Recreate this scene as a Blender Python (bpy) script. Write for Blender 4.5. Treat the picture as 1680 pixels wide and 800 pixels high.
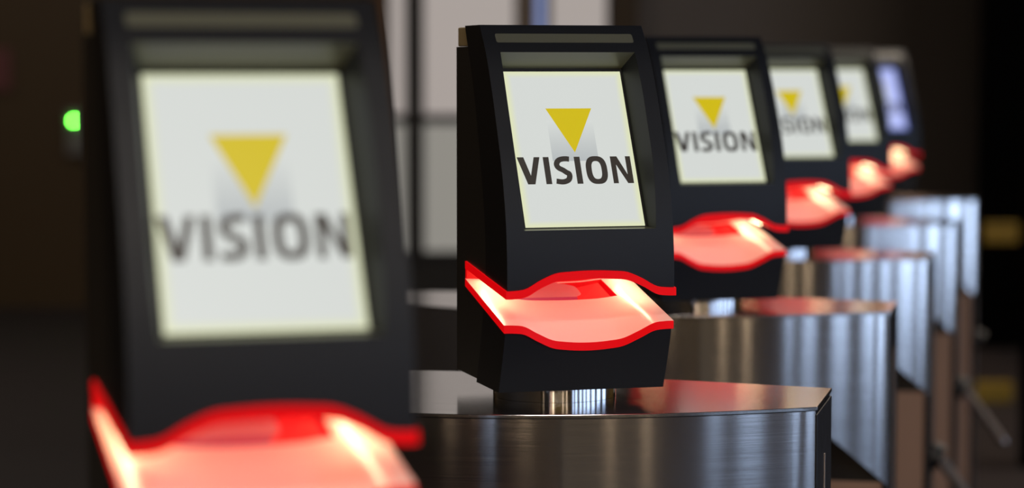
import bpy, bmesh, math
from mathutils import Vector, Matrix
import numpy as np

# ------------------------------------------------------------------ reset
for o in list(bpy.data.objects):
    bpy.data.objects.remove(o)
scene = bpy.context.scene
COL = scene.collection

# ------------------------------------------------------------------ camera
cam_data = bpy.data.cameras.new('camera')
cam = bpy.data.objects.new('camera', cam_data)
COL.objects.link(cam)
scene.camera = cam
cam_data.sensor_width = 36.0
cam_data.lens = 4000.0 / 1680.0 * 36.0
CAMZ = 1.41
cam.location = (0, 0, CAMZ)
cam.rotation_euler = (math.pi / 2 - math.atan2(290, 4000), 0, 0)
cam_data.clip_end = 100
cam_data.dof.use_dof = True
cam_data.dof.focus_distance = 2.99
cam_data.dof.aperture_fstop = 2.8

# ------------------------------------------------------------------ world, exposure
world = bpy.data.worlds.new('world')
scene.world = world
world.use_nodes = True
world.node_tree.nodes['Background'].inputs[0].default_value = (0.55, 0.62, 0.75, 1)
world.node_tree.nodes['Background'].inputs[1].default_value = 0.6
scene.view_settings.view_transform = 'Standard'
scene.view_settings.look = 'None'
scene.view_settings.gamma = 1
scene.view_settings.exposure = 0
scene.view_settings.use_curve_mapping = False


def area_light(name, loc, target, size, size_y, power, color, parent=None, spread=math.pi):
    d = bpy.data.lights.new(name, 'AREA')
    d.shape = 'RECTANGLE'
    d.size = size
    d.size_y = size_y
    d.energy = power
    d.color = color
    d.spread = spread
    o = bpy.data.objects.new(name, d)
    COL.objects.link(o)
    o.location = loc
    v = Vector(target) - Vector(loc)
    o.rotation_euler = v.to_track_quat('-Z', 'Y').to_euler()
    if parent:
        o.parent = parent
    return o


# unseen fill lights added under the ceiling to lift the dark parts
area_light('added_fill_light', (0.6, -1.5, 4.7), (0.6, -1.5, 0), 1.6, 0.4, 100, (1.0, 0.9, 0.8))
area_light('added_fill_light', (-3.6, 10.5, 4.7), (-3.6, 10.5, 0), 1.6, 0.4, 70, (1.0, 0.85, 0.7))
area_light('added_fill_light', (3.2, 8.5, 4.7), (3.2, 8.5, 0), 1.6, 0.4, 120, (1.0, 0.85, 0.7))


area_light('added_fill_light', (1.5, -6.3, 4.7), (1.5, -6.3, 0), 5.0, 0.3, 130, (1.0, 0.85, 0.65))  # fill added to brighten the rear wall


# ------------------------------------------------------------------ materials
def new_mat(name):
    m = bpy.data.materials.new(name)
    m.use_nodes = True
    return m, m.node_tree, m.node_tree.nodes['Principled BSDF']


def noise_rough(nt, b, rough, scale=40.0, amount=0.08, bump=0.0, stretch=(1, 1, 1)):
    tc = nt.nodes.new('ShaderNodeTexCoord')
    mp = nt.nodes.new('ShaderNodeMapping')
    mp.inputs['Scale'].default_value = stretch
    nz = nt.nodes.new('ShaderNodeTexNoise')
    nz.inputs['Scale'].default_value = scale
    nz.inputs['Detail'].default_value = 4
    nt.links.new(tc.outputs['Object'], mp.inputs['Vector'])
    nt.links.new(mp.outputs['Vector'], nz.inputs['Vector'])
    mr = nt.nodes.new('ShaderNodeMapRange')
    mr.inputs['To Min'].default_value = max(0, rough - amount)
    mr.inputs['To Max'].default_value = min(1, rough + amount)
    nt.links.new(nz.outputs['Fac'], mr.inputs['Value'])
    nt.links.new(mr.outputs['Result'], b.inputs['Roughness'])
    if bump > 0:
        bp = nt.nodes.new('ShaderNodeBump')
        bp.inputs['Strength'].default_value = bump
        bp.inputs['Distance'].default_value = 0.001
        nt.links.new(nz.outputs['Fac'], bp.inputs['Height'])
        nt.links.new(bp.outputs['Normal'], b.inputs['Normal'])
    return nz


def plain(name, color, rough=0.5, metal=0.0, scale=40.0, amount=0.06, bump=0.0, spec=0.5, stretch=(1, 1, 1)):
    m, nt, b = new_mat(name)
    b.inputs['Base Color'].default_value = (*color, 1)
    b.inputs['Metallic'].default_value = metal
    b.inputs['Specular IOR Level'].default_value = spec
    noise_rough(nt, b, rough, scale, amount, bump, stretch)
    return m


def emit(name, color, strength=1.0):
    m, nt, b = new_mat(name)
    b.inputs['Base Color'].default_value = (0.02, 0.02, 0.02, 1)
    b.inputs['Roughness'].default_value = 0.4
    b.inputs['Emission Color'].default_value = (*color, 1)
    b.inputs['Emission Strength'].default_value = strength
    return m


def s2l(r, g, b):
    f = lambda c: (c / 255 / 12.92) if c / 255 <= 0.04045 else ((c / 255 + 0.055) / 1.055) ** 2.4
    return (f(r), f(g), f(b))


M_SHELL = plain('matte_black_plastic', (0.009, 0.009, 0.0105), 0.52, scale=900, amount=0.05, bump=0.06, spec=0.38)
M_SCREENLIT = plain('satin_bezel_liner', (0.15, 0.145, 0.095), 0.32, scale=300, amount=0.04)  # shell plastic in a lighter colour that stands in for screen light
M_BOX = plain('dark_bronze_plastic', (0.042, 0.036, 0.029), 0.5, scale=700, amount=0.05, bump=0.05)
M_CAP = plain('beige_cap_plastic', (1.0, 0.78, 0.40), 0.45)
M_STRIP = plain('olive_smoked_lens', (0.13, 0.125, 0.085), 0.3)
M_CHROME = plain('polished_chrome', (0.62, 0.62, 0.64), 0.09, 1.0, amount=0.03)
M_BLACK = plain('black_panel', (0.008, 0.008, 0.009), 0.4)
M_BROWN = plain('brown_laminate_panel', (0.42, 0.25, 0.165), 0.5, scale=6, amount=0.06, stretch=(6, 6, 0.5))
M_ARM = plain('satin_steel_tube', (0.5, 0.45, 0.43), 0.35, 1.0)
M_GAP = plain('dark_gasket', (0.01, 0.01, 0.01), 0.7)


def brushed(name, color, rough, aniso, tangent_uv=True, bump=0.02):
    m, nt, b = new_mat(name)
    b.inputs['Base Color'].default_value = (*color, 1)
    b.inputs['Metallic'].default_value = 1.0
    b.inputs['Anisotropic'].default_value = aniso
    uv = nt.nodes.new('ShaderNodeUVMap')
    uv.uv_map = 'UVMap'
    mp = nt.nodes.new('ShaderNodeMapping')
    mp.inputs['Scale'].default_value = (6.0, 900.0, 1.0)
    nz = nt.nodes.new('ShaderNodeTexNoise')
    nz.inputs['Scale'].default_value = 1.0
    nz.inputs['Detail'].default_value = 3
    nt.links.new(uv.outputs['UV'], mp.inputs['Vector'])
    nt.links.new(mp.outputs['Vector'], nz.inputs['Vector'])
    mr = nt.nodes.new('ShaderNodeMapRange')
    mr.inputs['To Min'].default_value = rough - 0.05
    mr.inputs['To Max'].default_value = rough + 0.05
    nt.links.new(nz.outputs['Fac'], mr.inputs['Value'])
    nt.links.new(mr.outputs['Result'], b.inputs['Roughness'])
    bp = nt.nodes.new('ShaderNodeBump')
    bp.inputs['Strength'].default_value = bump
    bp.inputs['Distance'].default_value = 0.001
    nt.links.new(nz.outputs['Fac'], bp.inputs['Height'])
    nt.links.new(bp.outputs['Normal'], b.inputs['Normal'])
    tg = nt.nodes.new('ShaderNodeTangent')
    tg.direction_type = 'UV_MAP'
    tg.uv_map = 'UVMap'
    nt.links.new(tg.outputs['Tangent'], b.inputs['Tangent'])
    b.inputs['Anisotropic Rotation'].default_value = 0.25      # reflections smear across the brush lines
    return m


M_COVER = brushed('brushed_stainless_steel', (0.74, 0.73, 0.72), 0.125, 0.93)
M_TOP = brushed('brushed_steel_top', (0.66, 0.66, 0.65), 0.16, 0.6)

# scanner light
M_RED = emit('edge_lit_red_acrylic', (0.60, 0.0, 0.002), 1.0)
M_RED.node_tree.nodes['Principled BSDF'].inputs['Specular IOR Level'].default_value = 0.15
M_RED.node_tree.nodes['Principled BSDF'].inputs['Base Color'].default_value = (0.25, 0.003, 0.003, 1)
m, nt, b = new_mat('lit_pink_acrylic')
b.inputs['Base Color'].default_value = (0.90, 0.68, 0.58, 1)
b.inputs['Roughness'].default_value = 0.28
b.inputs['Emission Color'].default_value = (1.0, 0.52, 0.36, 1)
b.inputs['Emission Strength'].default_value = 0.36
b.inputs['Coat Weight'].default_value = 0.2
b.inputs['Coat Roughness'].default_value = 0.15
M_TRAY = m
m, nt, b = new_mat('pink_scanner_glass')
b.inputs['Base Color'].default_value = (0.40, 0.10, 0.15, 1)
b.inputs['Roughness'].default_value = 0.08
b.inputs['Emission Color'].default_value = (0.42, 0.05, 0.14, 1)
b.inputs['Emission Strength'].default_value = 0.3
M_SCAN = m
m, nt, b = new_mat('red_scanner_lens')
b.inputs['Base Color'].default_value = (0.62, 0.28, 0.27, 1)
b.inputs['Roughness'].default_value = 0.12
b.inputs['Emission Color'].default_value = (0.60, 0.15, 0.14, 1)
b.inputs['Emission Strength'].default_value = 0.3
M_LENS = m
m, nt, b = new_mat('red_scanner_prism')
b.inputs['Base Color'].default_value = (0.8, 0.06, 0.05, 1)
b.inputs['Roughness'].default_value = 0.10
b.inputs['Emission Color'].default_value = (0.9, 0.03, 0.03, 1)
b.inputs['Emission Strength'].default_value = 0.45
M_PRISM = m
M_LED = emit('warm_white_scan_led', (1.0, 0.84, 0.48), 14.0)


# ------------------------------------------------------------------ mesh helpers
def tag(o, label=None, cat=None, group=None, kind=None):
    if label: o['label'] = label
    if cat: o['category'] = cat
    if group: o['group'] = group
    if kind: o['kind'] = kind
    return o


def empty(name, loc, rz=0.0):
    o = bpy.data.objects.new(name, None)
    COL.objects.link(o)
    o.location = loc
    o.rotation_euler = (0, 0, rz)
    o.empty_display_size = 0.1
    return o


def mesh_obj(name, bm, mats, parent=None, smooth=None, recalc=True):
    if recalc:
        bmesh.ops.recalc_face_normals(bm, faces=bm.faces)
    me = bpy.data.meshes.new(name)
    bm.to_mesh(me)
    bm.free()
    if not isinstance(mats, (list, tuple)):
        mats = [mats]
    for mm in mats:
        me.materials.append(mm)
    if smooth:
        me.polygons.foreach_set('use_smooth', [True] * len(me.polygons))
        me.set_sharp_from_angle(angle=math.radians(smooth))
    o = bpy.data.objects.new(name, me)
    COL.objects.link(o)
    if parent:
        o.parent = parent
    return o


def add_box(bm, x0, x1, y0, y1, z0, z1, bevel=0.0):
    vs = [bm.verts.new((x, y, z)) for x in (x0, x1) for y in (y0, y1) for z in (z0, z1)]
    fs = [(0, 1, 3, 2), (4, 6, 7, 5), (0, 4, 5, 1), (2, 3, 7, 6), (0, 2, 6, 4), (1, 5, 7, 3)]
    fl = [bm.faces.new([vs[i] for i in f]) for f in fs]
    if bevel > 0:
        es = list({e for f in fl for e in f.edges})
        bmesh.ops.bevel(bm, geom=es, offset=bevel, segments=2, affect='EDGES', profile=0.5)
    return fl


def add_prism(bm, poly, axis_fn, d0, d1):
    """extrude a closed 2-D polygon between d0 and d1; axis_fn(p, d) -> 3-D"""
    a = [bm.verts.new(axis_fn(p, d0)) for p in poly]
    c = [bm.verts.new(axis_fn(p, d1)) for p in poly]
    n = len(poly)
    bm.faces.new(a)
    bm.faces.new(list(reversed(c)))
    for i in range(n):
        j = (i + 1) % n
        bm.faces.new((a[i], c[i], c[j], a[j]))


def add_tube(bm, p, q, r, seg=20):
    p, q = Vector(p), Vector(q)
    d = (q - p)
    L = d.length
    mat = Matrix.Translation((p + q) / 2) @ d.to_track_quat('Z', 'Y').to_matrix().to_4x4()
    bmesh.ops.create_cone(bm, cap_ends=True, segments=seg, radius1=r, radius2=r, depth=L, matrix=mat)


def boolean_cut(o, cutters):
    for c in cutters:
        md = o.modifiers.new('cut', 'BOOLEAN')
        md.operation = 'DIFFERENCE'
        md.solver = 'EXACT'
        md.object = c
    bpy.context.view_layer.update()
    dg = bpy.context.evaluated_depsgraph_get()
    me = bpy.data.meshes.new_from_object(o.evaluated_get(dg))
    old = o.data
    mats = list(old.materials)
    o.modifiers.clear()
    me.materials.clear()
    for mm in mats:
        me.materials.append(mm)
    me.polygons.foreach_set('material_index', [0] * len(me.polygons))
    o.data = me
    me.name = old.name + '_mesh'
    bpy.data.meshes.remove(old)


def soften(o, width=0.0012, angle=35, smooth=12):
    md = o.modifiers.new('bevel', 'BEVEL')
    md.width = width
    md.segments = 2
    md.limit_method = 'ANGLE'
    md.angle_limit = math.radians(angle)
    md.harden_normals = False
    dg = bpy.context.evaluated_depsgraph_get()
    bpy.context.view_layer.update()
    me = bpy.data.meshes.new_from_object(o.evaluated_get(dg))
    o.modifiers.clear()
    me.polygons.foreach_set('use_smooth', [True] * len(me.polygons))
    me.set_sharp_from_angle(angle=math.radians(smooth))
    o.data = me


def hermite(xs, ys):
    xs = np.array(xs, float); ys = np.array(ys, float)
    m = np.gradient(ys, xs)

    def f(x):
        i = int(np.clip(np.searchsorted(xs, x) - 1, 0, len(xs) - 2))
        h = xs[i + 1] - xs[i]
        t = (x - xs[i]) / h
        return float((2*t**3-3*t**2+1)*ys[i] + (t**3-2*t**2+t)*h*m[i] + (-2*t**3+3*t**2)*ys[i+1] + (t**3-t**2)*h*m[i+1])
    return f


def copy_tree(o, parent=None):
    c = o.copy()
    COL.objects.link(c)
    if parent:
        c.parent = parent
    for ch in list(o.children):
        copy_tree(ch, c)
    return c


# ------------------------------------------------------------------ setting: the hall
YW = 14.3                     # far wall
X0, X1, Y0, H = -5.0, 6.0, -8.0, 4.8
K = YW / 4000.0


def wx(px): return (px - 840) * K


def wz(py): return CAMZ - (py - 110) * K


def struct(name, boxes, mat, bevel=0.0):
    bm = bmesh.new()
    for b_ in boxes:
        add_box(bm, *b_, bevel=bevel)
    o = mesh_obj(name, bm, mat)
    o['kind'] = 'structure'
    return o


M_FLOOR = plain('dark_stone_floor', (0.026, 0.0215, 0.023), 0.65, scale=5, amount=0.1, spec=0.2)
M_CEIL = plain('dark_ceiling', (0.04, 0.037, 0.034), 0.8)
M_BROWNW = plain('dark_walnut_wall', (0.040, 0.0200, 0.0012), 0.6, scale=3, stretch=(8, 8, 0.4))
M_GREYW = plain('dark_grey_wall', (0.12, 0.104, 0.095), 0.7, scale=2)
M_COLUMN = plain('walnut_column', (0.10, 0.045, 0.012), 0.55, scale=3, stretch=(8, 8, 0.4))
M_BLACKW = plain('black_partition', (0.0012, 0.0012, 0.0012), 0.95, spec=0.02)
M_MULL = plain('black_window_frame', (0.012, 0.011, 0.010), 0.5)
M_TAUPE = plain('taupe_window_post', (0.22, 0.17, 0.13), 0.5)

struct('floor', [(X0 - 0.2, X1 + 0.2, Y0 - 0.2, YW + 0.2, -0.1, 0.0)], M_FLOOR)
struct('ceiling', [(X0 - 0.2, X1 + 0.2, Y0 - 0.2, YW + 0.2, H, H + 0.1)], M_CEIL)
struct('wall_left', [(X0 - 0.15, X0, Y0, YW, 0, H)], M_BROWNW)
struct('wall_far_left', [(X0, wx(611), YW, YW + 0.15, 0, H)], M_BROWNW)
struct('wall_far_right', [(wx(1045), X1, YW, YW + 0.15, 0, H)], M_GREYW)
struct('trim_1', [(wx(611), wx(634), YW - 0.10, YW + 0.15, 0, H)], M_COLUMN, 0.004)
struct('trim_2', [(wx(1000), wx(1045), YW - 0.10, YW + 0.15, 0, H)], M_BROWNW, 0.004)
struct('wall_far_base', [(wx(634), wx(1000), YW, YW + 0.15, 0, 0.3)], M_MULL)
struct('wall_far_head', [(wx(634), wx(1000), YW, YW + 0.15, 3.9, H)], M_GREYW)

M_PANE = emit('frosted_lit_pane', s2l(166, 157, 152), 1.0)
M_PANE2 = emit('frosted_lit_pane_lower', s2l(140, 137, 130), 1.0)
M_PANEB = emit('bluish_lit_pane', s2l(132, 146, 192), 1.0)


def far_window(n, xa, xb, matu, matl, post):
    fr = 0.02
    o = struct('window_%d' % n, [(xa, xa + fr, YW - 0.03, YW + 0.1, 0.3, 3.9), (xb - fr, xb, YW - 0.03, YW + 0.1, 0.3, 3.9),
                                 (xa + fr, xb - fr, YW - 0.03, YW + 0.1, wz(203), wz(187)),
                                 (xa + fr, xb - fr, YW - 0.03, YW + 0.1, 0.3, 0.33), (xa + fr, xb - fr, YW - 0.03, YW + 0.1, 3.86, 3.9)], post)
    bm = bmesh.new()
    add_box(bm, xa + fr, xb - fr, YW + 0.03, YW + 0.045, wz(187), 3.86)
    mesh_obj('pane', bm, matu, o)
    bm = bmesh.new()
    add_box(bm, xa + fr, xb - fr, YW + 0.03, YW + 0.045, 0.33, wz(203))
    mesh_obj('pane', bm, matl, o)
    return o


far_window(1, wx(634), wx(671), M_PANE, M_PANE2, M_MULL)
far_window(2, wx(690), wx(850), M_PANE, M_PANE2, M_MULL)
far_window(3, wx(874), wx(898), M_PANEB, M_PANEB, M_MULL)
far_window(4, wx(898), wx(1000), M_PANE, M_PANE2, M_MULL)
struct('trim_3', [(wx(671), wx(690), YW - 0.06, YW + 0.15, 0.3, 3.9)], M_MULL, 0.004)
struct('trim_4', [(wx(850), wx(874), YW - 0.06, YW + 0.15, 0.3, 3.9)], M_TAUPE, 0.004)

# unseen warm glowing panel, added so the cabinet tops reflect orange
M_GLOWPANEL = emit('added_warm_glow', (1.0, 0.58, 0.36), 1.3)
o = struct('window_20', [(1.05, 1.09, YW - .03, YW, 2.05, 4.0), (2.41, 2.45, YW - .03, YW, 2.05, 4.0), (1.09, 2.41, YW - .03, YW, 2.05, 2.09), (1.09, 2.41, YW - .03, YW, 3.96, 4.0)], M_MULL)
bm = bmesh.new()
add_box(bm, 1.09, 2.41, YW - .015, YW - .005, 2.09, 3.96)
mesh_obj('pane', bm, M_GLOWPANEL, o)

# dark partition on the right of the far end, dark pillar nearer
struct('wall_partition', [(770 * 12.2 / 4000, X1, 12.2, 12.3, 0, H)], M_BLACKW)
struct('wall_pillar', [(838 * 8.6 / 4000, 838 * 8.6 / 4000 + 0.5, 8.52, 8.6, 0, H)], M_BLACKW)

# right wall with tall daylight windows, rear wall with added warm lamp strips (both outside the frame)
M_DAY = emit('daylight_pane', (0.54, 0.70, 1.0), 3.6)
M_WARM = emit('warm_lamp_strip', (1.0, 0.72, 0.46), 5.5)
M_OLIVE = plain('olive_brown_wall', (0.15, 0.092, 0.012), 0.8)


def bays(axis, fixed, thick, lo, hi, openings, z0, z1, wallname, wallmat, n0, pane, inside):
    """a wall with window bays; openings = list of (a, b)"""
    def bx(a, b_, za, zb, d0=0.0, d1=None):
        d1 = thick if d1 is None else d1
        f0, f1 = sorted((fixed + d0, fixed + d1))
        return (f0, f1, a, b_, za, zb) if axis == 'x' else (a, b_, f0, f1, za, zb)
    segs = []
    cur = lo
    for a, b_ in openings:
        segs.append(bx(cur, a, 0, H))
        segs.append(bx(a, b_, 0, z0))
        segs.append(bx(a, b_, z1, H))
        cur = b_
    segs.append(bx(cur, hi, 0, H))
    struct(wallname, segs, wallmat)
    for i, (a, b_) in enumerate(openings):
        f = 0.035
        o = struct('window_%d' % (n0 + i), [bx(a, a + f, z0, z1), bx(b_ - f, b_, z0, z1), bx(a + f, b_ - f, z0, z0 + f), bx(a + f, b_ - f, z1 - f, z1)], M_MULL)  # frames of the daylight windows and of the added lamp strips
        bm = bmesh.new()
        add_box(bm, *bx(a + f, b_ - f, z0 + f, z1 - f, thick * 0.4, thick * 0.5))
        mesh_obj('pane', bm, pane, o)


bays('x', X1, 0.15, Y0, YW, [(-6.2, -5.3), (-4.6, -3.5), (-2.65, -1.75), (-1.25, -0.5), (-0.2, 0.7), (1.1, 2.0), (2.5, 3.5), (4.1, 5.2)], 0.3, 4.2, 'wall_right', M_OLIVE, 5, M_DAY, -1)
bays('y', Y0, -0.15, X0, X1, [(-4.2, -3.85), (-1.6, -1.0), (-0.75, -0.3), (2.9, 3.1), (4.4, 4.65)], 0.3, 4.2, 'wall_back', M_OLIVE, 13, M_WARM, 1)  # unseen lamp strips in window frames, added for warm stripes in the steel

# ------------------------------------------------------------------ ticket readers
YAW = math.radians(15.57)
O2 = Vector((0.0852, 2.9628, 1.0))
STEP = Vector((0.267, 1.154, 0.0))

fy = hermite([.0165, .055, .092, .135, .17, .2, .229, .26, .291, .338, .3857, .43, .462],
             [0, -.0165, -.030, -.0385, -.0390, -.0368, -.0322, -.0240, -.0133, .0085, .033, .061, .0893])
by = hermite([.0165, .06, .10, .163, .2229, .30, .384, .462],
             [.1058, .088, .0747, .061, .066, .088, .119, .161])
HW = 0.1053


def side_profile(z0, z1, n):
    zs = [z0 + (z1 - z0) * i / n for i in range(n + 1)]
    return [(fy(z), z) for z in zs] + [(by(z), z) for z in reversed(zs)]


# notch profile across the width (outer faces of the red acrylic)
UP = hermite([-.12, -.095, -.0845, -.0635, -.044, -.028, .028, .044, .0635, .0845, .095, .12],
             [.1437, .1437, .1450, .1560, .1637, .1652, .1652, .1637, .1560, .1450, .1437, .1437])
LO = hermite([-.12, -.095, -.0845, -.0635, -.044, -.028, .028, .044, .0635, .0845, .095, .12],
             [.0922, .0922, .0910, .0800, .0705, .0678, .0678, .0705, .0800, .0910, .0922, .0922])
SU, SL = 0.112, 0.222
YB = 0.154


def zup(x, y): return UP(x) + (y + 0.038) * SU


def zlo(x, y): return LO(x) + (y + 0.030) * SL


def front_y(x, base, slope, y00):
    y = -0.03
    for _ in range(12):
        y = fy(base(x) + (y - y00) * slope)
    return y


def stations(w, n=56):
    return [-w + 2 * w * i / n for i in range(n + 1)]


def notch_cutter():
    bm = bmesh.new()
    rings = []
    for x in stations(0.118):
        ring = []
        for y in (-0.09, YB):
            ring.append(bm.verts.new((x, y, zlo(x, y))))
        for y in (YB, -0.09):
            ring.append(bm.verts.new((x, y, zup(x, y))))
        rings.append(ring)
    bm.faces.new(rings[0])
    bm.faces.new(list(reversed(rings[-1])))
    for a, c in zip(rings, rings[1:]):
        for i in range(4):
            j = (i + 1) % 4
            bm.faces.new((a[i], c[i], c[j], a[j]))
    return mesh_obj('cutter', bm, M_GAP)


SP = Vector((0, -.015, .2172))
SD = Vector((0, .1015, .1868)).normalized()
SN = Vector((1, 0, 0)).cross(SD)      # (0,-z,y) pointing to the viewer
if SN.y > 0: SN = -SN
SLEN, SHW = 0.2126, 0.0757


def sp(x, t, off=0.0): return SP + Vector((x, 0, 0)) + SD * t + SN * off


def recess_cutter():
    inner = [sp(-.0785, -.0015), sp(.0785, -.0015), sp(.0785, .2175), sp(-.0785, .2175)]
    outer = [Vector((-.0832, -.0355, .2150)), Vector((.0832, -.0355, .2150)), Vector((.0866, .0595, .4285)), Vector((-.0866, .0595, .4285))]
    outer = [i + (o - i) * 1.9 for i, o in zip(inner, outer)]
    bm = bmesh.new()
    a = [bm.verts.new(p) for p in inner]
    c = [bm.verts.new(p) for p in outer]
    bm.faces.new(a)
    bm.faces.new(list(reversed(c)))
    for i in range(4):
        j = (i + 1) % 4
        bm.faces.new((a[i], c[i], c[j], a[j]))
    return mesh_obj('cutter', bm, M_GAP)


def acrylic_sheet(name, base, slope, y00, t, parent, mats, w=0.1073, hole=None):
    """wavy sheet extruded backwards; t>0 the sheet lies above base, <0 below"""
    bm = bmesh.new()
    xs = stations(w, 48)
    ny = 14
    lower, upper = [], []
    if hole:
        xs = sorted(set(xs) | {hole[0], hole[1]})
    for x in xs:
        yf = front_y(x, base, slope, y00) - 0.0022
        rowl, rowu = [], []
        ys = [yf + (YB - yf) * k / ny for k in range(ny + 1)]
        if hole:
            ys[int(ny * .5)] = hole[2]
            for k in range(1, int(ny * .5)):
                ys[k] = yf + (hole[2] - yf) * k / int(ny * .5)
            for k in range(int(ny * .5) + 1, ny + 1):
                ys[k] = hole[2] + (YB - hole[2]) * (k - int(ny * .5)) / (ny - int(ny * .5))
        for y in ys:
            z = base(x) + (y - y00) * slope
            if hole:     # the trough flattens out towards the rear
                t_ = min(1.0, max(0.0, (y + .030) / .115))
                z += (LO(.118) - LO(x)) * 0.78 * t_ * t_ * (3 - 2 * t_)
            rowl.append(bm.verts.new((x, y, z)))
            rowu.append(bm.verts.new((x, y, z + t)))
        lower.append(rowl)
        upper.append(rowu)
    n = len(xs)
    for i in range(n - 1):
        for k in range(ny):
            inhole = False
            if hole:
                xm = (xs[i] + xs[i + 1]) / 2
                inhole = hole[0] < xm < hole[1] and k >= int(ny * .5) and k < ny - 1
            if not inhole:
                f = bm.faces.new((upper[i][k], upper[i + 1][k], upper[i + 1][k + 1], upper[i][k + 1]))
                f.material_index = 1 if len(mats) > 1 else 0
                bm.faces.new((lower[i][k], lower[i][k + 1], lower[i + 1][k + 1], lower[i + 1][k]))
        bm.faces.new((lower[i][0], lower[i + 1][0], upper[i + 1][0], upper[i][0]))
        bm.faces.new((lower[i][ny], upper[i][ny], upper[i + 1][ny], lower[i + 1][ny]))
    for i in (0, n - 1):
        for k in range(ny):
            bm.faces.new((lower[i][k], upper[i][k], upper[i][k + 1], lower[i][k + 1]))
    if hole:   # walls of the window well
        i0, i1 = xs.index(hole[0]), xs.index(hole[1])
        k0, k1 = int(ny * .5), ny - 1
        for i in range(i0, i1):
            bm.faces.new((lower[i][k0], upper[i][k0], upper[i + 1][k0], lower[i + 1][k0]))
            bm.faces.new((lower[i][k1], lower[i + 1][k1], upper[i + 1][k1], upper[i][k1]))
        for k in range(k0, k1):
            bm.faces.new((lower[i0][k], lower[i0][k + 1], upper[i0][k + 1], upper[i0][k]))
            bm.faces.new((lower[i1][k], upper[i1][k], upper[i1][k + 1], lower[i1][k + 1]))
    return mesh_obj(name, bm, mats, parent, smooth=40)


# ---- screen artwork
M_SCREEN = {}


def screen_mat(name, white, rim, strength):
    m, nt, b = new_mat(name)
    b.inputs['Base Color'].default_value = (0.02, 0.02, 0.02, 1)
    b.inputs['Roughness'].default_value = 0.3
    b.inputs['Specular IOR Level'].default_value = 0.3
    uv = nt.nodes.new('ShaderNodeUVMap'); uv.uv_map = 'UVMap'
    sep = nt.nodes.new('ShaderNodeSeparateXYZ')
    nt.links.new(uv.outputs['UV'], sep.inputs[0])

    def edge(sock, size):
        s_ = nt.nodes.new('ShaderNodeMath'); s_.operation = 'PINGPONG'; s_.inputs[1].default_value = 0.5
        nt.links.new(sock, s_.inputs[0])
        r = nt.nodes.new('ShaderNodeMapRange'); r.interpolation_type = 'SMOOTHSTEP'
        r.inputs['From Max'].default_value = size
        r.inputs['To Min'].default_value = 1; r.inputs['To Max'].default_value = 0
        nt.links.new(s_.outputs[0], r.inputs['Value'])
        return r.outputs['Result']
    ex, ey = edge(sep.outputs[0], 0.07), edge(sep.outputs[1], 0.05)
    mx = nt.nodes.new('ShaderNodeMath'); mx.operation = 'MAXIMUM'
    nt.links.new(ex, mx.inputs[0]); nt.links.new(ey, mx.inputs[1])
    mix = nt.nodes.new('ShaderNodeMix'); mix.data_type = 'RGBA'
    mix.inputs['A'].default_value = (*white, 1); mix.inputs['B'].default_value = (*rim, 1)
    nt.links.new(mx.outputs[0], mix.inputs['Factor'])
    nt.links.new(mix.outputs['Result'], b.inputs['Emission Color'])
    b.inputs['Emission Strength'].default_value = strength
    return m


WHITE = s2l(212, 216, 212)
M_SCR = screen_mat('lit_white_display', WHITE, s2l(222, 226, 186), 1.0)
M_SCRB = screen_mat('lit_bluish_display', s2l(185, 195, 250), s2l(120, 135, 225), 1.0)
M_YELLOW = emit('display_yellow', s2l(206, 184, 0), 1.0)
M_INK = emit('display_dark_ink', s2l(48, 42, 36), 1.0)
m, nt, b = new_mat('display_grey_fade')
b.inputs['Base Color'].default_value = (0.02, 0.02, 0.02, 1)
uvn = nt.nodes.new('ShaderNodeUVMap'); uvn.uv_map = 'UVMap'
sp_ = nt.nodes.new('ShaderNodeSeparateXYZ')
mixn = nt.nodes.new('ShaderNodeMix'); mixn.data_type = 'RGBA'
mixn.inputs['A'].default_value = (*s2l(178, 183, 184), 1)
mixn.inputs['B'].default_value = (*WHITE, 1)
nt.links.new(uvn.outputs['UV'], sp_.inputs[0])
nt.links.new(sp_.outputs[1], mixn.inputs['Factor'])
nt.links.new(mixn.outputs['Result'], b.inputs['Emission Color'])
b.inputs['Emission Strength'].default_value = 1.0
M_FADE = m


def flat_poly(bm, poly, off, thick=0.0003):
    add_prism(bm, poly, lambda p, d: sp(p[0], p[1], d), off, off + thick)


def stroke(bm, pts, w, off, thick=0.0003):
    """a thick line along pts as a strip of solid pieces"""
    n = len(pts)
    L, R = [], []
    for i, p in enumerate(pts):
        a = Vector(pts[max(0, i - 1)]); c = Vector(pts[min(n - 1, i + 1)])
        d = (c - a).normalized()
        nn = Vector((-d.y, d.x))
        L.append(Vector(p) + nn * w / 2); R.append(Vector(p) - nn * w / 2)
    poly = [(v.x, v.y) for v in L] + [(v.x, v.y) for v in reversed(R)]
    # quads joined into one strip
    rows = [[bm.verts.new(sp(v[0], v[1], d)) for v in (l, r) for d in (off, off + thick)] for l, r in zip(L, R)]
    for a, c in zip(rows, rows[1:]):
        for (i, j) in ((0, 1), (1, 3), (3, 2), (2, 0)):
            bm.faces.new((a[i], a[j], c[j], c[i]))
    for r in (rows[0], rows[-1]):
        bm.faces.new((r[0], r[1], r[3], r[2]))


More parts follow.
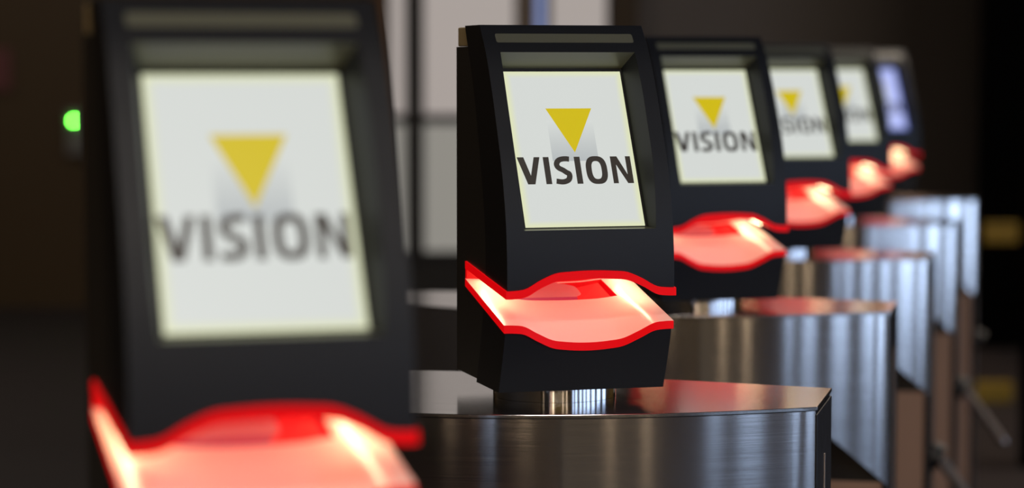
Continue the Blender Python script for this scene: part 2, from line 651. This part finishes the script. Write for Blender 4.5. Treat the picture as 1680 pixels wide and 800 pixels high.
def ring_letter(bm, cx, cy, rx, ry, wx_, wy_, off, thick=0.0003, n=48, ex=2.7):
    rows = []
    for i in range(n):
        t = 2 * math.pi * i / n
        c, s_ = math.cos(t), math.sin(t)
        ox = math.copysign(abs(c) ** (2 / ex), c); oy = math.copysign(abs(s_) ** (2 / ex), s_)
        po = (cx + rx * ox, cy + ry * oy); pi_ = (cx + (rx - wx_) * ox, cy + (ry - wy_) * oy)
        rows.append([bm.verts.new(sp(p[0], p[1], d)) for p in (po, pi_) for d in (off, off + thick)])
    for k in range(n):
        a, c = rows[k], rows[(k + 1) % n]
        for (i, j) in ((0, 1), (1, 3), (3, 2), (2, 0)):
            bm.faces.new((a[i], a[j], c[j], c[i]))


T0, T1 = 0.0573, 0.0940       # baseline and cap line of the lettering


def lettering(parent):
    o_ = 0.0010
    bm = bmesh.new()
    flat_poly(bm, [(-.0746, T1), (-.0662, T1), (-.0597, .0690), (-.0531, T1), (-.0457, T1), (-.0556, T0), (-.0648, T0)], o_)
    flat_poly(bm, [(-.0416, T0), (-.0343, T0), (-.0343, T1), (-.0416, T1)], o_)
    # S
    c = []
    hw = .0034
    top, bot = T1 + .0005 - hw, T0 - .0005 + hw
    c += [(-.0083, top - .0002), (-.0125, top + .0003), (-.0175, top)]
    c += [(-.0218, top - .0016), (-.0247, top - .0052), (-.0250, top - .0090), (-.0228, top - .0123)]
    c += [(-.0180, (top + bot) / 2 + .0004), (-.0140, (top + bot) / 2 - .0028)]
    c += [(-.0112, bot + .0110), (-.0107, bot + .0072), (-.0124, bot + .0030), (-.0165, bot + .0006)]
    c += [(-.0215, bot - .0001), (-.0284, bot + .0010)]
    # smooth resample
    P = np.array(c); tt = np.arange(len(P))
    fx_, fy_ = hermite(tt, P[:, 0]), hermite(tt, P[:, 1])
    pts = [(fx_(t), fy_(t)) for t in np.linspace(0, len(P) - 1, 60)]
    stroke(bm, pts, .0070, o_)
    flat_poly(bm, [(-.0020, T0), (.0054, T0), (.0054, T1), (-.0020, T1)], o_)
    ring_letter(bm, .0251, (T0 + T1) / 2, .0136, (T1 - T0) / 2 + .0006, .0073, .0067, o_)
    flat_poly(bm, [(.0445, T0), (.0509, T0), (.0509, .0830), (.0630, T0), (.0704, T0), (.0704, T1), (.0640, T1), (.0640, .0690), (.0530, T1), (.0445, T1)], o_)
    bmesh.ops.recalc_face_normals(bm, faces=bm.faces)
    return mesh_obj('lettering', bm, M_INK, parent)


def uv_planar(o, fn):
    me = o.data
    uvl = me.uv_layers.new(name='UVMap')
    for l in me.loops:
        uvl.data[l.index].uv = fn(me.vertices[l.vertex_index].co)


def make_reader():
    root = empty('ticket_reader', O2, YAW)
    cut_n, cut_r = notch_cutter(), recess_cutter()
    bpy.context.view_layer.update()
    # upper housing
    bm = bmesh.new()
    add_prism(bm, side_profile(0.118, 0.462, 60), lambda p, d: Vector((d, p[0], p[1])), -HW, HW)
    up = mesh_obj('upper_housing', bm, M_SHELL)
    boolean_cut(up, [cut_n, cut_r])
    up.data.materials.append(M_SCREENLIT)
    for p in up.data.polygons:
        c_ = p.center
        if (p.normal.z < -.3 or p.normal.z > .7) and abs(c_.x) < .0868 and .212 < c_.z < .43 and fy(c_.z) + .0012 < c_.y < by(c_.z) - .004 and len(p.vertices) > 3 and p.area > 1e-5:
            p.material_index = 1  # recess top and ledge coloured as if lit by the screen
    soften(up)
    up.parent = root
    bm = bmesh.new()
    add_prism(bm, side_profile(0.0165, 0.118, 20), lambda p, d: Vector((d, p[0], p[1])), -HW, HW)
    lo = mesh_obj('lower_housing', bm, M_SHELL)
    boolean_cut(lo, [cut_n])
    soften(lo)
    lo.parent = root
    # rear box
    bm = bmesh.new()
    zs = [0.021 + (0.4357 - 0.021) * i / 30 for i in range(31)]
    add_prism(bm, [(by(z) - 0.004, z) for z in zs] + [(0.206, 0.4357), (0.206, 0.021)], lambda p, d: Vector((d, p[0], p[1])), -0.1050, 0.1050)
    bx = mesh_obj('rear_box', bm, M_BOX)
    boolean_cut(bx, [cut_n])
    soften(bx)
    bx.parent = root
    bpy.data.objects.remove(cut_n); bpy.data.objects.remove(cut_r)
    # beige cap on the rear box
    bm = bmesh.new()
    add_prism(bm, [(by(.4362) - .003, .4362), (by(.46) - .003, .4604), (.2055, .4604), (.2055, .4362)], lambda p, d: Vector((d, p[0], p[1])), -0.1030, 0.1030)
    cap = mesh_obj('rear_cap', bm, M_CAP, root)
    cap['label'] = 'beige cap'
    soften(cap, 0.0015)
    # smoked strip along the forehead
    bm = bmesh.new()
    pts = []
    xa, za, zb, r = .0888, .4402, .4512, .0025
    for (cx, cz, a0) in ((xa - r, zb - r, 0), (-xa + r, zb - r, 90), (-xa + r, za + r, 180), (xa - r, za + r, 270)):
        for k in range(5):
            t = math.radians(a0 + 22.5 * k)
            pts.append((cx + r * math.cos(t), cz + r * math.sin(t)))
    add_prism(bm, pts, lambda p, d: Vector((p[0], fy(p[1]) - d, p[1])), -0.004, 0.0004)
    st = mesh_obj('status_strip', bm, M_STRIP, root)
    st['label'] = 'olive smoked status strip'
    # acrylic scanner insert
    acrylic_sheet('upper_light_edge', UP, SU, -0.038, -0.0095, root, [M_RED])
    hole = (-0.068, 0.0700, 0.076)
    tray = acrylic_sheet('scan_tray', LO, SL, -0.030, 0.0098, root, [M_RED, M_TRAY], hole=hole)
    tray['label'] = 'glowing pink tray with red edge'
    bm = bmesh.new()
    rings = []
    for x in stations(0.1068, 40):
        rings.append([bm.verts.new((x, y, z)) for (y, z) in ((YB - .006, zlo(x, YB) + .0095), (YB, zlo(x, YB) + .0095), (YB, zup(x, YB) - .0095), (YB - .006, zup(x, YB) - .0095))])
    bm.faces.new(rings[0]); bm.faces.new(list(reversed(rings[-1])))
    for a, c in zip(rings, rings[1:]):
        for i in range(4):
            j = (i + 1) % 4
            bm.faces.new((a[i], c[i], c[j], a[j]))
    mesh_obj('rear_light_wall', bm, M_RED, root, smooth=40)
    # scanner glass in the well of the tray
    bm = bmesh.new()
    zz = lambda y, d: LO(0.1) - .0054 + (y + .030) * SL + d
    pr = [(hole[2], zz(hole[2], -.004)), (0.146, zz(0.146, -.004)), (0.146, zz(0.146, 0.002)), (hole[2], zz(hole[2], 0.002))]
    add_prism(bm, pr, lambda p, d: Vector((d, p[0], p[1])), hole[0], hole[1])
    mesh_obj('scanner_glass', bm, M_SCAN, root)
    bm = bmesh.new()
    # domed lens and a slanted side facet inside the well
    rows = []
    for i in range(25):
        a = -1 + 2 * i / 24
        x = -.012 + a * .050
        hgt = .0085 * (1 - a * a) ** 0.6
        rows.append([bm.verts.new((x, y, zz(y, q))) for (y, q) in ((.110, .0019), (.146, .0019), (.146, .0021 + hgt), (.120, .0021 + hgt * .72), (.112, .0021 + hgt * .35))])
    bm.faces.new(rows[0]); bm.faces.new(list(reversed(rows[-1])))
    for a, c in zip(rows, rows[1:]):
        for i in range(5):
            j = (i + 1) % 5
            bm.faces.new((a[i], c[i], c[j], a[j]))
    mesh_obj('scanner_lens', bm, M_LENS, root, smooth=50)
    bm = bmesh.new()
    tri = [(.022, .084), (.066, .084), (.066, .146), (.036, .146)]
    lo_ = [bm.verts.new((x, y, zz(y, .0021))) for x, y in tri]
    up_ = [bm.verts.new((x, y, zz(y, q))) for (x, y), q in zip(tri, (.0024, .0070, .0085, .0024))]
    bm.faces.new(lo_); bm.faces.new(up_[:3]); bm.faces.new((up_[0], up_[2], up_[3]))
    for i in range(4):
        j = (i + 1) % 4
        bm.faces.new((lo_[i], lo_[j], up_[j], up_[i]))
    mesh_obj('scanner_prism', bm, M_PRISM, root)
    # LED bars under the upper edge
    for sx in (-1, 1):
        bm = bmesh.new()
        x0 = sx * .088
        y0_, y1_ = 0.03, 0.138
        za, zb = zup(x0, y0_) - .0093, zup(x0, y1_) - .0093
        vs = []
        for (x, dz) in ((x0 - .004, 0), (x0 + .004, 0), (x0 + .004, -.0012), (x0 - .004, -.0012)):
            vs.append((bm.verts.new((x, y0_, za + dz)), bm.verts.new((x, y1_, zb + dz))))
        for i in range(4):
            j = (i + 1) % 4
            bm.faces.new((vs[i][0], vs[j][0], vs[j][1], vs[i][1]))
        bm.faces.new([v[0] for v in vs]); bm.faces.new([v[1] for v in reversed(vs)])
        mesh_obj('scan_led', bm, M_LED, root)
    # round chrome foot
    bm = bmesh.new()
    bmesh.ops.create_cone(bm, cap_ends=True, segments=96, radius1=.077, radius2=.077, depth=.020, matrix=Matrix.Translation((-.0098, .0838, .0102)))
    ft = mesh_obj('round_foot', bm, M_CHROME, root, smooth=40)
    ft['label'] = 'round polished chrome foot'
    # screen
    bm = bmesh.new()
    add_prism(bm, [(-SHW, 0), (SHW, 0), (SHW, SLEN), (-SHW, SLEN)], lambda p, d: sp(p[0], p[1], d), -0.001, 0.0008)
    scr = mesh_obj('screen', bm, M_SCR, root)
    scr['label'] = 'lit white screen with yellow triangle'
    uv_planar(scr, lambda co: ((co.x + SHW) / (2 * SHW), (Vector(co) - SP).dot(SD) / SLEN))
    bm = bmesh.new()
    flat_poly(bm, [(-.0292, .0885), (.0297, .0885), (.0297, .1440), (-.0292, .1440)], .0009, .0001)
    fd = mesh_obj('grey_square', bm, M_FADE, scr)
    uv_planar(fd, lambda co: (0, ((Vector(co) - SP).dot(SD) - .0885) / .0555))
    bm = bmesh.new()
    flat_poly(bm, [(-.0288, .1607), (.0007, .1000), (.0304, .1607)], .0010)
    mesh_obj('yellow_triangle', bm, M_YELLOW, scr)
    lettering(scr)
    return root


readers = []
proto = make_reader()
R_LABELS = [
    'large blurred black ticket reader at the left, nearest of the row',
    'sharply focused black ticket reader with white screen in the middle of the picture',
    'black ticket reader directly behind the sharply focused one, its whole word readable',
    'black ticket reader fourth in the row, screen partly hidden by the third',
    'black ticket reader fifth in the row, just before the one with the bluish screen',
    'black ticket reader with the bluish screen, smallest and farthest of the row',
]
for k in range(6):
    r = proto if k == 0 else copy_tree(proto)
    r.location = O2 + STEP * (k - 1)
    r.rotation_euler = (0, 0, YAW)
    if k == 0:       # the nearest reader stands a touch closer and is turned a little further
        r.location = O2 - STEP + Vector((-0.0012, -0.022, 0))
        r.rotation_euler = (0, 0, YAW + math.radians(1.2))
    tag(r, R_LABELS[k], 'ticket reader', 'ticket readers along the row')
    readers.append(r)
    if k == 5:
        for ch in r.children:
            if ch.name.startswith('screen'):
                ch.data = ch.data.copy()
                ch.data.materials[0] = M_SCRB
                ch['label'] = 'lit bluish screen'

# ------------------------------------------------------------------ turnstiles
TH = math.radians(13.0)
AX = Vector((-math.cos(TH), math.sin(TH), 0))     # along the cabinet, away from its right end
BX = Vector((math.sin(TH), math.cos(TH), 0))      # across, away from the camera
E2 = Vector((0.39, 3.017, 0))
CL = 0.92
_u = np.array([0, .073, .177, .25, .32, .40, .46]) - CL / 2
_b = np.array([.0890, .1350, .187, .2165, .2360, .2465, .2490])
_c = np.linalg.lstsq(np.stack([np.ones_like(_u), _u ** 2, _u ** 4], 1), _b, rcond=None)[0]


def front(u):
    v = u - CL / 2
    return float(_c[0] + _c[1] * v * v + _c[2] * v ** 4)


back = hermite([0, .10, .2176, .35, .46], [.0890, .106, .1270, .146, .1540])


def fb(u, f):
    return f(u) if u <= CL / 2 else f(CL - u)


def loc2(u, b_, z):     # turnstile local frame: x along AX reversed so that right is +x
    return Vector((-u, b_, z))


def make_turnstile():
    # local +x points to the right end of the cabinet, local +y away from the viewer
    root = empty('turnstile', E2, -TH)
    n = 64
    us = [CL * i / n for i in range(n + 1)]
    # top plate
    bm = bmesh.new()
    poly = [(u, -fb(u, front)) for u in us] + [(u, fb(u, back)) for u in reversed(us)]
    add_prism(bm, poly, lambda p, d: loc2(p[0], p[1], d), 0.9955, 1.0)
    tp = mesh_obj('top_plate', bm, M_TOP, root)
    soften(tp, 0.0006, smooth=8)
    uv_planar(tp, lambda co: (co.x, co.y))
    # dark gasket under the plate
    bm = bmesh.new()
    poly2 = [(max(.004, min(CL - .004, u)), -fb(u, front) + .003) for u in us] + [(max(.004, min(CL - .004, u)), fb(u, back) - .003) for u in reversed(us)]
    add_prism(bm, poly2, lambda p, d: loc2(p[0], p[1], d), 0.990, 0.9955)
    mesh_obj('gasket', bm, M_GAP, root)

    # curved steel covers, cut on a slant near the ends
    def cut(u):
        v = min(u, CL - u)
        return 0.703 + min(v, 0.16) * 0.95

    for nm, f, sgn in (('curved_cover', front, -1), ('rear_cover', back, 1)):
        bm = bmesh.new()
        cols = []
        uvs = {}
        arc = 0.0
        prev = None
        for u in us:
            b0 = sgn * (fb(u, f) - .0006)
            b1 = sgn * (fb(u, f) - .0036)
            if prev: arc += math.hypot(u - prev[0], b0 - prev[1])
            prev = (u, b0)
            uu = max(.0025, min(CL - .0025, u))
            col = [bm.verts.new(loc2(uu, b0, cut(u))), bm.verts.new(loc2(uu, b0, .9949)), bm.verts.new(loc2(uu, b1, .9949)), bm.verts.new(loc2(uu, b1, cut(u)))]
            cols.append((col, arc))
        uvl = bm.loops.layers.uv.new('UVMap')

        def face(vs, uvv):
            fc = bm.faces.new(vs)
            for lp, q in zip(fc.loops, uvv):
                lp[uvl].uv = q
        for (a, s0), (c, s1) in zip(cols, cols[1:]):
            for i in range(4):
                j = (i + 1) % 4
                face((a[i], c[i], c[j], a[j]), ((s0, a[i].co.z), (s1, c[i].co.z), (s1, c[j].co.z), (s0, a[j].co.z)))
        face(cols[0][0], [(0, v.co.z) for v in cols[0][0]])
        face(list(reversed(cols[-1][0])), [(1, v.co.z) for v in reversed(cols[-1][0])])
        o = mesh_obj(nm, bm, M_COVER, root, smooth=30)
        if sgn < 0: o['label'] = 'curved brushed steel cover'
    # body: black upper part, brown panels below
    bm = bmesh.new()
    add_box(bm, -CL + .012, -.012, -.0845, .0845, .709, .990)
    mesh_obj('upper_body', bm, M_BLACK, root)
    bm = bmesh.new()
    add_box(bm, -CL + .012, -.012, -.0870, .0870, .03, .709, 0.002)
    bp = mesh_obj('body_panel', bm, M_BROWN, root)
    bp['label'] = 'brown lower panel'
    # black end panels with a seam
    for x0, x1 in ((-.012, 0.0), (-CL, -CL + .012)):
        bm = bmesh.new()
        add_box(bm, x0, x1, -.0885, .0885, 0.0, .9905, 0.0012)
        ep = mesh_obj('end_panel', bm, M_BLACK, root)
    bm = bmesh.new()
    add_box(bm, -.001, .0015, -.004, -.001, .03, .93, 0.0004)
    mesh_obj('seam_strip', bm, M_ARM, root)
    # hub with arm at the right end
    bm = bmesh.new()
    add_tube(bm, (-.002, -.02, .565), (.022, -.02, .553), .030, 32)
    mesh_obj('arm_hub', bm, M_BLACK, root)
    bm = bmesh.new()
    add_tube(bm, (.005, -.02, .575), (.125, -.10, .430), .0125, 24)
    bmesh.ops.create_uvsphere(bm, u_segments=20, v_segments=12, radius=.0125, matrix=Matrix.Translation((.125, -.10, .430)))
    am = mesh_obj('turnstile_arm', bm, M_ARM, root, smooth=40)
    am['label'] = 'grey metal arm'
    return root


T_LABELS = [
    'steel turnstile cabinet under the nearest blurred reader, mostly below the picture',
    'steel turnstile cabinet with curved front carrying the sharply focused reader',
    'steel turnstile cabinet carrying the third reader, behind the sharply focused one',
    'steel turnstile cabinet carrying the fourth reader, brown panel and grey arm at its right end',
    'steel turnstile cabinet carrying the fifth reader, grey arm ending beside the lower yellow patch',
    'steel turnstile cabinet carrying the farthest reader with the bluish screen',
]
tp = make_turnstile()
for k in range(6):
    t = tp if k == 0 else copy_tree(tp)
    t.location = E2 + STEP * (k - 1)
    if k == 5:        # the farthest one shows no arm
        for ch in list(t.children):
            if ch.name.startswith('turnstile_arm'):
                bpy.data.objects.remove(ch)
    tag(t, T_LABELS[k], 'turnstile', 'steel turnstiles in a row')

# ------------------------------------------------------------------ small things in the background
M_SIGNY = plain('yellow_sign_face', (0.26, 0.16, 0.0), 0.5)
M_SIGNR = plain('dim_red_sign_face', (0.10, 0.025, 0.025), 0.6)
M_GREYB = plain('grey_metal_box', (0.12, 0.115, 0.11), 0.5)
M_GREEN = emit('green_led', (0.13, 0.9, 0.06), 55.0)

# yellow sign on the black partition
d_ = 12.2
bm = bmesh.new()
add_box(bm, 774 * d_ / 4000, 832 * d_ / 4000, d_ - .02, d_, CAMZ - (398 - 110) * d_ / 4000, CAMZ - (364 - 110) * d_ / 4000, 0.004)
o = mesh_obj('wall_sign', bm, M_SIGNY)
tag(o, 'plain yellow sign on the black partition, upper of the two yellow patches', 'sign')
# low yellow kerb on the floor
bm = bmesh.new()
add_box(bm, 758 * 10.2 / 4000, 828 * 10.2 / 4000, 10.2, 10.26, 0.0, 0.085, 0.006)
o = mesh_obj('yellow_kerb', bm, M_SIGNY)
tag(o, 'low yellow kerb on the dark floor, lower of the two yellow patches at the right', 'kerb')
# dim red sign at the left
bm = bmesh.new()
add_box(bm, wx(-30), wx(22), YW - .03, YW, wz(148), wz(80), 0.004)
o = mesh_obj('wall_sign', bm, M_SIGNR)
tag(o, 'dim reddish sign on the dark brown wall at the left edge', 'sign')
# access box with a green lamp
root = empty('access_box', (wx(128), YW, 1.0))
tag(root, 'small grey wall box with a green light beside the nearest reader', 'control box')
bm = bmesh.new()
add_box(bm, -.06, .06, -.05, 0, -.10, .16, 0.006)
mesh_obj('box_body', bm, M_GREYB, root)
bm = bmesh.new()
bmesh.ops.create_cone(bm, cap_ends=True, segments=24, radius1=.012, radius2=.010, depth=.012, matrix=Matrix.Translation((-.012, -.056, .098)) @ Matrix.Rotation(math.pi / 2, 4, 'X'))
lp = mesh_obj('green_lamp', bm, M_GREEN, root, smooth=40)
lp['label'] = 'green light'
